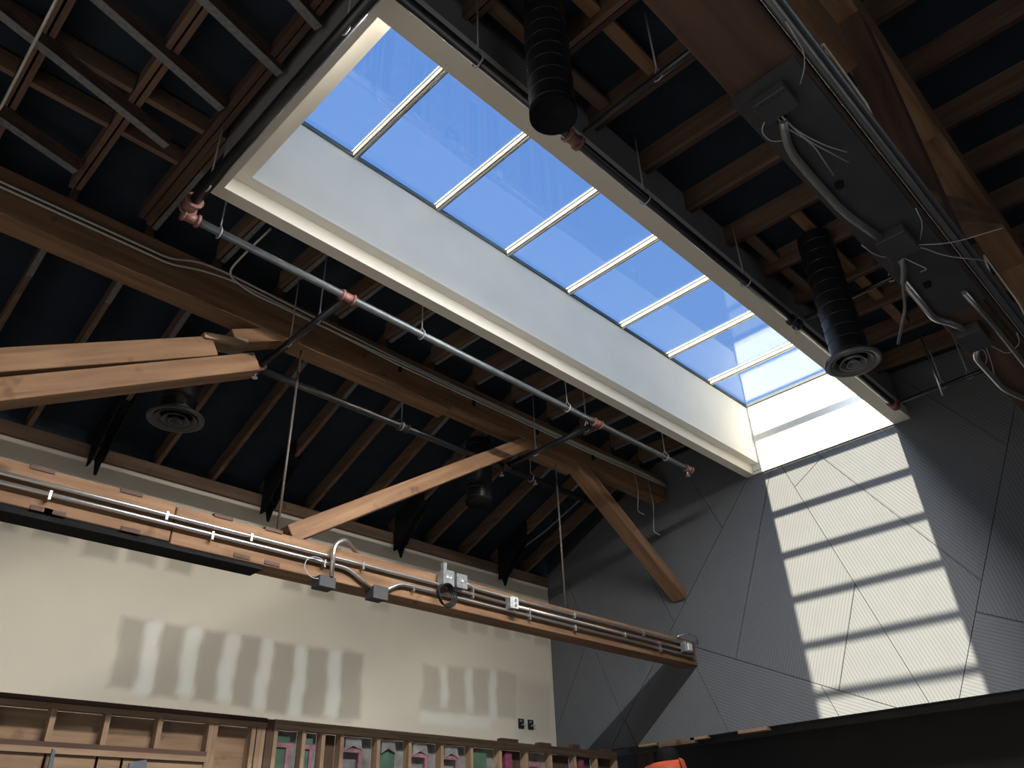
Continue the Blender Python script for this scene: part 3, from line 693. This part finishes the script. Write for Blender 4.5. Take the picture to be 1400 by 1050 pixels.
# ------------------------------------------------------------------ round ducts
def duct(label, c, r, zb, zt, grille=None, cap=True, gm='grille', strap=None):
    o = thing('round_duct', label, 'duct', (c[0], c[1], zb), 'round black ducts')
    MB().lathe((c[0], c[1], 0), [(r, zb), (r, zt)], 40).build('duct_shell', M['blackpipe'], o, True)
    sp = MB()
    turns = int((zt - zb) / .11)
    for k_ in range(turns):
        z = zb + .05 + k_ * .11
        sp.lathe((c[0], c[1], z), [(r + .0005, -.004), (r + .005, 0), (r + .0005, .004)], 40)
    s_ = sp.build('spiral_seam', M['blackpipe'], o, True)
    if cap: MB().lathe((c[0], c[1], zb), [(0, .006), (r - .01, .006), (r - .004, -.004), (r + .006, -.004), (r + .006, .03)], 40).build('end_cap', M['steel'], o, True)
    if grille:
        gr = MB().lathe((c[0], c[1], zb), [(r * .96, .02), (grille, -.01), (grille, -.035), (grille - .02, -.04), (grille - .06, -.015)], 44).build('diffuser', M[gm], o, True)
        for k_, q in enumerate((.72, .46, .22)):
            MB().lathe((c[0], c[1], zb - .02 - .008 * k_), [(grille * (q - .17), .03), (grille * q, -.012), (grille * q + .008, -.012), (grille * (q - .12), .04)], 40).build('cone_ring', M[gm], gr, True)
    if strap: MB().box(strap[0], strap[1], c[1] - .015, c[1] + .015, zt - .004, zt + .02).build('hanger_strap', M['steel'], o)
    return o
M['grille_dark'] = mat('black_grille_dull', (.03, .03, .033), .6)
M['grille'] = mat('black_grille', (.13, .13, .135), .35, metal=.3)
duct('black spiral duct with a capped open end hanging beside the skylight', (2.262, 1.78), .127, 3.5, 4.50)
duct('black spiral duct ending in a round ringed diffuser by the sunlit wall', (5.505, 1.618), .14, 3.25, 4.50, .21, False)
duct('black duct with a round diffuser half hidden under the sloping rafters', (2.24, 6.35), .15, 3.52, zl(6.35) - .012, .245, False, 'grille_dark', (2.0, 2.66))
duct('plain black duct stub behind the long diagonal web', (5.64, 6.02), .15, 3.52, zl(6.02) - .07)

# ------------------------------------------------------------------ steel brackets at the wall plate
for i, x in enumerate((2.02, 3.87, 5.72, 7.56)):
    lab = ['black steel rafter bracket nearest the left edge', 'black steel rafter bracket beside the first tie rod', 'black steel rafter bracket above the twin boxes', 'black steel rafter bracket nearest the felt wall'][i]
    o = thing('rafter_bracket', lab, 'bracket', (x, 7.5, 3.33), 'rafter brackets on the wall plate')
    for dx in (-.065, .045):
        MB().prism([(x + dx, 7.05, zl(7.05) - .01), (x + dx, 7.05, zl(7.05) + .16), (x + dx, 7.62, zl(7.62) + .16), (x + dx, 7.62, 3.40 if dx < 0 else 3.46), (x + dx, 7.52, 3.40 if dx < 0 else 3.46)], (.012, 0, 0)).build('side_plate', M['steel'], o)
    MB().bar((x, 7.08, zl(7.08) - .015), (x, 7.50, zl(7.50) - .05), .115, .012).build('seat_plate', M['steel'], o)
    MB().prism([(x + .01, 7.58, 3.62), (x + .01, 7.66, 3.50), (x + .01, 7.58, 3.32), (x + .01, 7.50, 3.48)], (.03, 0, 0)).build('pointed_tail', M['steel'], o)
    for k_ in range(2):
        MB().tube([(x - .045, 7.2 + .06 * k_, zl(7.2 + .06 * k_) + .05), (x - .06, 7.2 + .06 * k_, zl(7.2 + .06 * k_) + .05)], .011, 6).build('bolt', M['boxlight'], o)
# conduit slanting under the last rafters
conduit('slanting_conduit', 'thin dark conduit slanting under the rafters at the last bracket', [(7.62, 7.5, zl(7.5) - .03), (7.75, 6.9, zl(6.9) - .03), (7.78, 6.2, zl(6.2) - .03)], .012, M['conduitdark'])

# ------------------------------------------------------------------ stud partition below the drywall
YS = 6.56
P_ = thing('stud_partition', 'open timber stud partition standing in front of the drywall', 'partition', (4.0, YS, FL))
MB().box(-1.5, 3.63, YS, YS + .09, 1.072, 1.110).build('top_plate', M['new_x'], P_, bevel=.002)
MB().box(-1.5, 3.63, YS + .012, YS + .10, 1.110, 1.148).build('top_plate', M['brown_x'], P_)
MB().box(3.70, 8.44, YS, YS + .09, 1.072, 1.110).build('top_plate', M['new_x'], P_, bevel=.002)
MB().box(3.70, 8.44, YS + .005, YS + .10, 1.110, 1.145).build('top_plate', M['new_x'], P_)
MB().box(3.632, 3.698, YS + .006, YS + .1, FL + .038, 1.14).build('stud', M['brown_z'], P_)
MB().box(-1.5, 8.44, YS, YS + .09, FL, FL + .038).build('bottom_plate', M['new_x'], P_)
for x in (-.5, -.1, .30, .71, 1.12, 1.53, 1.93, 2.31, 2.71, 3.13, 3.17, 3.51, 3.56, 3.60):
    MB().box(x - .019, x + .019, YS, YS + .09, .85 if x < 3.1 else FL + .038, 1.072).build('stud', M['new_z'], P_)
for x in (3.72, 4.00, 4.20, 4.40, 4.81, 5.19, 5.60, 6.00, 6.42, 6.83, 7.22, 7.64, 8.03, 8.41):
    MB().box(x - .019, x + .019, YS, YS + .09, FL + .038, 1.072).build('stud', M['new_z'], P_)
MB().box(-1.5, 3.11, YS - .03, YS + .06, .815, .85).build('header', M['brown_x'], P_)
MB().box(-1.5, 3.11, YS - .035, YS + .0, .775, .815).build('header', M['new_x'], P_)
for a, b in zip((-.5, .30, 1.12, 1.93, 2.31, 2.71, 3.15), (.30, 1.12, 1.93, 2.31, 2.71, 3.15, 3.60)):
    MB().box(a + .004, b - .004, YS + .091, YS + .103, FL + .04, 1.07).build('plywood_back', M['ply'], P_)
for a, b in zip((-.5, .4, 1.25, 1.95, 2.3, 2.48, 2.65), (.38, 1.23, 1.93, 2.28, 2.46, 2.63, 3.10)):
    MB().box(a, b, YS - .012, YS, FL + .04, .772).build('plywood_sheet', M['ply'], P_)
xs_ = (3.72, 4.00, 4.20, 4.40, 4.81, 5.19, 5.60, 6.00, 6.42, 6.83, 7.22, 7.64, 8.03, 8.41)
kinds = ['pg', 'pg', 'd', 'pw', 'wg', 'wp', 'wp', 'g', 'm', 'pd', 'd', 'm', 'd']
for i, (a, b) in enumerate(zip(xs_[:-1], xs_[1:])):
    a += .021; b -= .021; k_ = kinds[i]; yb_ = YS + .07
    MB().box(a, b, yb_ + .02, yb_ + .03, FL + .04, 1.07).build('backing_sheet', M['brown_z'] if k_ in 'dm' else M['poly'], P_)
    wd = (b - a) * .6
    if 'g' in k_: MB().box(a + .01, a + wd, yb_ - .03, yb_ + .019, FL + .3, 1.02).build('green_board', M['green'], P_)
    if 'p' in k_:
        MB().box(a + .006, a + wd + .02, yb_ - .045, yb_ - .032, .93, .965).build('pink_band', M['pink'], P_)
        MB().box(a + wd - .035, a + wd, yb_ - .045, yb_ - .032, .2, .93).build('pink_band', M['pink'], P_)
    if 'w' in k_:
        MB().prism([(a + .03, yb_ - .05, .94), (a + wd * .5, yb_ - .06, .985), (a + wd, yb_ - .05, .95), (a + wd * .9, yb_ - .05, 1.06), (a + .03, yb_ - .05, 1.06)], (0, .04, 0)).build('plastic_wrap', M['poly'], P_)
    if 'm' in k_: MB().box(a + .08, a + wd * .8, yb_ - .04, yb_ + .019, FL + .3, 1.04).build('wrapped_bundle', M['magenta'], P_)
# loose blocks lying on the plate
for i, (x, lx, hh) in enumerate(((6.45, .26, .035), (7.05, .2, .03), (7.62, .13, .045), (8.20, .16, .03))):
    nm = ['long flat offcut block lying on the stud partition, leftmost of four', 'thin offcut block on the stud partition, second of four', 'tall offcut block on the stud partition before the corner, third of four', 'offcut block at the far end of the stud partition'][i]
    tag(MB().box(x, x + lx, YS + .01, YS + .085, 1.1455, 1.1455 + hh).build('wood_block', M['new_x'], None, bevel=.002), nm, 'block', 'offcuts on the partition')
# shims and blocks under the foot of the felt wall
for i, (ya, yb_, hh, d) in enumerate(((6.06, 6.32, .02, .08), (5.33, 5.56, .03, .05), (4.55, 4.92, .035, .06), (5.50, 6.02, .06, .03))):
    nm = ['pale shim under the felt wall, next to the capped worker', 'pale wood shim under the felt wall, left of the long one', 'longest pale wood shim under the felt wall', 'brown ledger block under the felt wall behind the shims'][i]
    z1 = 1.2078
    tag(MB().box(XF - .03, XF - .03 + d + .04, ya, yb_, z1 - hh, z1).build('wood_shim', M['new_y'] if i < 3 else M['raft_y'], None, bevel=.002), nm, 'wood shim', 'shims under the felt wall')
# post in the recess
tag(MB().box(9.0, 9.1, 6.42, 6.68, FL, 1.25).build('timber_post', M['brown_z'], None, bevel=.004), 'dark reddish timber post in the recess behind the worker', 'post')
# recessed outlet boxes in the drywall
for i, x in enumerate((7.93, 8.11)):
    o = thing('outlet_box', ('dark open outlet box in the drywall, left one' if i == 0 else 'dark open outlet box in the drywall, right one by the corner'), 'outlet box', (x, YL - .01, 1.53), 'outlet boxes in the drywall')
    MB().box(x - .05, x + .05, YL - .012, YL, 1.52, 1.64).build('box', M['black'], o)
    MB().tube(smoothpath([(x + .0, YL - .012, 1.56), (x + .03, YL - .05, 1.58), (x + .05, YL - .06, 1.55)], .03), .006, 6).build('wire_tail', M['wire'], o)
    MB().box(x - .03, x + .01, YL - .018, YL - .012, 1.60, 1.625).build('device', M['box'], o)
# grey felt offcuts leaning on the partition
def offcut(label, pts):
    tag(MB().prism(pts, (0, .02, .0)).build('felt_offcut', M['offcut']), label, 'felt offcut', 'felt offcuts')
offcut('narrow pointed grey felt offcut leaning on the stud partition', [(1.86, 6.10, FL), (2.16, 6.10, FL), (1.975, 6.48, .79), (1.955, 6.48, .80)])
offcut('wide pointed grey felt offcut leaning on the plywood', [(2.25, 6.12, FL), (2.9, 6.12, FL), (2.62, 6.47, .765), (2.50, 6.47, .735)])

# ------------------------------------------------------------------ right truss fittings
def rb(px, py, z=1.945): return at(px, py, 2, z)
conduit('chord_conduit', 'dark conduit along the near truss beam, lower one', [(-1.5, .355, 2.05), (XF - .05, .355, 2.05)], .016, M['conduitdark'], group='conduits on the near truss beam')
conduit('chord_conduit', 'dark conduit along the near truss beam, upper one', [(-1.5, .355, 2.185), (XF - .05, .355, 2.185)], .016, M['conduitdark'], group='conduits on the near truss beam')
for i, (xa, xb, z_) in enumerate(((1.95, 2.42, 2.42), (3.72, 4.4, 2.50))):
    tag(MB().tube([(xa, .370, 2.255), (xa + .03, .368, z_ - .06), (xa + .08, .368, z_), (xb - .05, .368, z_ - .02), (xb, .370, 2.255)], .0045, 6).build('white_cable', M['wirewhite'], None, True), ('short white cable run above the near beam, upper left one' if i == 0 else 'short white cable run above the near beam, lower right one'), 'cable', 'white cables')
tag(MB().tube([(2.0 + .06 * math.sin(a), .370, 2.30 + .07 * math.cos(a)) for a in [.2 + 2.4 * i / 10 for i in range(11)]], .0045, 6).build('cable_bow', M['wirewhite'], None, True), 'white cable bow beside the near beam', 'cable')
bx = thing('pull_box', 'flat perforated steel pull box under the near truss beam', 'junction box', (1.715, .49, 1.93))
MB().box(1.667, 1.765, .44, .548, 1.93, 1.964).build('body', M['steelplate'], bx, bevel=.003)
for k_ in range(6): MB().lathe((1.678 + .006 * (k_ % 2), .45 + .017 * k_, 1.93), [(0, -.002), (.0045, -.002), (.0045, .001)], 8).build('hole_plug', M['black'], bx)
conduit('flexible_conduit', 'grey flexible conduit snaking along the near beam from the pull box', [rb(1070, 165), rb(1078, 205), rb(1112, 245), rb(1155, 292), rb(1205, 327)], .014, M['conduitdark'], rad=.08)
conduit('flexible_conduit', 'grey flexible conduit tail hanging at the second pull box', [rb(1230, 353), rb(1236, 365), rb(1235, 385)], .012, M['conduitdark'], rad=.06)
conduit('bent_conduit', 'shiny bent conduit with an offset under the near beam', [rb(1235, 385), rb(1278, 437), rb(1305, 443), rb(1320, 453)], .014, M['galv'], rad=.09)
conduit('bent_conduit', 'shiny bent conduit at the right edge under the near beam', [rb(1337, 474), rb(1334, 490), rb(1372, 532), rb(1400, 545), rb(1440, 560)], .013, M['galv'], rad=.06)
conduit('bent_conduit', 'short shiny conduit on the near beam leading to the right edge', [rb(1318, 400), rb(1345, 430), rb(1364, 452), rb(1402, 500), rb(1440, 550)], .011, M['galv'], rad=.05)
bx2 = thing('pull_box', 'small steel pull box between the two bent conduits', 'junction box', (3.5, .52, 1.93))
MB().box(3.44, 3.62, .46, .57, 1.92, 1.968).build('body', M['steelplate'], bx2, bevel=.003)
bx3 = thing('pull_box', 'small dark pull box at the middle of the near beam', 'junction box', (2.62, .5, 1.93))
MB().box(2.56, 2.72, .44, .55, 1.925, 1.965).build('body', M['steelplate'], bx3, bevel=.003)
wires = [
    ('thin wire fan spreading from the pull box, long straight one', [rb(1057, 155), rb(1075, 175), rb(1110, 195), rb(1140, 240)]),
    ('thin wire fan spreading from the pull box, upper one', [rb(1062, 152), rb(1090, 180), rb(1130, 200), rb(1158, 208)]),
    ('thin wire fan spreading from the pull box, middle one', [rb(1062, 153), rb(1100, 190), rb(1160, 222)]),
    ('thin wire looping back under the pull box', [rb(1048, 160), rb(1040, 180), rb(1055, 195), rb(1080, 190)]),
    ('thin wire crossing the near beam in a long bow', [rb(1228, 350), rb(1250, 335), rb(1300, 333), rb(1370, 312)]),
    ('thin wire sagging across the near beam', [rb(1215, 350), rb(1255, 336), rb(1290, 350), rb(1345, 356)]),
    ('thin wire sagging left of the second pull box', [rb(1178, 335), rb(1195, 348), rb(1215, 353), rb(1235, 345)]),
    ('thin wire tail pointing right at the second pull box', [rb(1236, 353), rb(1268, 368), rb(1258, 372)]),
    ('thin wire bundle drooping at the last pull box', [rb(1345, 468), rb(1352, 485), rb(1358, 505), rb(1360, 518)]),
    ('thin wire hoop at the last pull box', [rb(1330, 477), rb(1345, 478), rb(1350, 490), rb(1346, 500)]),
    ('thin wire crossing from the last pull box to the conduits', [rb(1350, 470), rb(1378, 485), rb(1395, 470), rb(1390, 455)]),
    ('thin wire hook on the near beam above the pull box', [rb(1075, 30, 1.96), rb(1100, 72, 1.96), rb(1100, 95, 1.96), rb(1094, 115, 1.96)]),
    ('thin wire edge stay along the near beam', [rb(1252, 285, 1.95), rb(1262, 305, 1.95), rb(1258, 328, 1.95)]),
]
for lab, pts in wires:
    tag(MB().tube(smoothpath(pts, .07, 6), .0022, 5).build('loose_wire', M['wire'], None, True), lab, 'wire', 'loose wires on the near beam')
tag(MB().tube(smoothpath([rb(1233, 352, 1.93), rb(1235, 400, 1.93), rb(1238, 420, 1.93), rb(1228, 470, 1.93)], .05), .007, 6).build('hanging_cable', M['conduitdark'], None, True), 'thick grey cable hanging from the second pull box', 'cable')
tag(MB().tube([(7.55, 1.52, 4.42), (7.55, 1.52, 3.70)], .009, 6).build('hanger_rod', M['galv'], None, True), 'bare threaded rod hanging in front of the felt wall', 'rod')

# ------------------------------------------------------------------ worker on a low scaffold, seen from behind
PX, PY = 7.2, 5.02
top = .985                                # crown of the cap
ht = 1.652; base = top - ht
sc = thing('work_platform', 'low scaffold platform the worker stands on', 'scaffold', (PX, PY, FL))
MB().box(PX - .35, PX + .35, PY - .75, PY + .75, base - .05, base - .002).build('deck_board', M['new_y'], sc)
for dx in (-.32, .32):
    for dy in (-.7, .7): MB().tube([(PX + dx, PY + dy, FL), (PX + dx, PY + dy, base - .05)], .022, 8).build('leg', M['alu'], sc, True)
    MB().tube([(PX + dx, PY - .7, FL + .25), (PX + dx, PY + .7, FL + .25)], .016, 8).build('brace', M['alu'], sc, True)
def skinned(name, nodes, edges_, mm, parent, lv=2, root=0):
    me = bpy.data.meshes.new(name); off = Vector((0, 0, H)) - ORI[parent.name]
    me.from_pydata([tuple(Vector((PX + n[0], PY + n[1], base + n[2])) + off) for n in nodes], edges_, [])
    o = bpy.data.objects.new(name, me); COL.objects.link(o); o.parent = parent; me.materials.append(mm)
    sk = o.modifiers.new('skin', 'SKIN'); sk.use_smooth_shade = True
    ss = o.modifiers.new('sub', 'SUBSURF'); ss.levels = lv; ss.render_levels = lv
    for i, n in enumerate(nodes):
        d = me.skin_vertices[0].data[i]; d.radius = (n[3], n[4] if len(n) > 4 else n[3]); d.use_root = (i == root)
    return o
pe = thing('person', 'person in an orange shirt and dark cap, seen from behind at the bottom edge', 'person', (PX, PY, base))
# body: faces the felt wall (+X); left = +Y
N = [(0, 0, .95, .12), (0, 0, 1.15, .12), (0, 0, 1.36, .13), (.03, 0, 1.44, .055), (.07, 0, 1.46, .055), (.12, 0, 1.52, .085), (.12, 0, 1.58, .075),
     (0, .17, 1.40, .06), (.02, .24, 1.14, .045), (.16, .22, .92, .035), (.20, .215, .86, .03),
     (0, -.17, 1.40, .06), (.02, -.24, 1.14, .045), (.16, -.22, .92, .035), (.20, -.215, .86, .03),
     (0, .10, .86, .09), (.02, .11, .48, .06), (-.01, .11, .09, .045), (.15, .12, .04, .035),
     (0, -.10, .86, .09), (.02, -.11, .48, .06), (-.01, -.11, .09, .045), (.15, -.12, .04, .035)]
Ed = [(0, 1), (1, 2), (2, 3), (3, 4), (4, 5), (5, 6), (2, 7), (7, 8), (8, 9), (9, 10), (2, 11), (11, 12), (12, 13), (13, 14), (0, 15), (15, 16), (16, 17), (17, 18), (0, 19), (19, 20), (20, 21), (21, 22)]
for s, w_ in ((1, 10), (-1, 14)):
    bx_, by_, bz_ = N[w_][:3]
    for k_, (dx, dy, dz, L_) in enumerate(((.02, .03, -.03, .07), (.03, .018, -.06, .085), (.03, 0, -.065, .09), (.028, -.016, -.06, .085), (.022, -.03, -.05, .065))):
        n0 = len(N)
        N.append((bx_ + dx * .7, by_ + dy * s, bz_ + dz * .7, .010)); N.append((bx_ + dx * 1.6, by_ + dy * s * 1.1, bz_ + dz * 1.3, .009)); N.append((bx_ + dx * 1.9, by_ + dy * s * 1.0, bz_ + dz * 1.8, .0075))
        Ed += [(w_, n0), (n0, n0 + 1), (n0 + 1, n0 + 2)]
skinned('body', N, Ed, M['skin'], pe)
skinned('shirt', [(0, 0, .93, .15, .17), (0, 0, 1.15, .15, .17), (-.02, -.02, 1.36, .16, .17), (-.01, -.03, 1.475, .12), (0, .175, 1.41, .095), (.015, .225, 1.18, .075), (.03, .235, 1.12, .068), (-.01, -.185, 1.43, .10), (.015, -.225, 1.18, .075), (.03, -.235, 1.12, .068)],
        [(0, 1), (1, 2), (2, 3), (2, 4), (4, 5), (5, 6), (2, 7), (7, 8), (8, 9)], M['orange'], pe)
skinned('trousers', [(0, 0, .97, .155), (0, 0, .90, .15), (0, .10, .82, .105), (.02, .11, .48, .082), (-.01, .11, .10, .075), (0, -.10, .82, .105), (.02, -.11, .48, .082), (-.01, -.11, .10, .075)],
        [(0, 1), (1, 2), (2, 3), (3, 4), (1, 5), (5, 6), (6, 7)], M['jeans'], pe)
for s in (1, -1):
    skinned('boot', [(-.04, .115 * s, .05, .05), (.05, .115 * s, .045, .05), (.16, .12 * s, .04, .042), (-.01, .11 * s, .13, .055)], [(0, 1), (1, 2), (0, 3)], M['boot'], pe)
o = MB().lathe((PX + .11, PY + .02, base + 1.55), [(.112, -.035), (.113, 0), (.105, .045), (.08, .08), (.04, .098), (0, .102)], 20).build('cap', M['cap'], pe, True)
MB().prism([(PX + .17, PY - .08, base + 1.535), (PX + .27, PY - .06, base + 1.515), (PX + .28, PY + .06, base + 1.515), (PX + .17, PY + .08, base + 1.535)], (0, 0, .01)).build('brim', M['cap'], o)
skinned('hair', [(.05, .01, 1.51, .078), (.055, .01, 1.47, .06)], [(0, 1)], M['cap'], pe)
for s in (1, -1): skinned('ear', [(.11, .088 * s, 1.49, .012), (.105, .093 * s, 1.52, .014)], [(0, 1)], M['skin'], pe, 1)
skinned('nose', [(.20, 0, 1.505, .012), (.218, 0, 1.48, .014)], [(0, 1)], M['skin'], pe, 1)
for s in (1, -1): MB().lathe((PX + .192, PY + .032 * s, base + 1.518), [(0, -.008), (.009, 0), (0, .008)], 8).build('eye', M['black'], pe, True)
MB().box(PX + .192, PX + .198, PY - .025, PY + .025, base + 1.452, base + 1.458).build('mouth', M['redpipe'], pe)
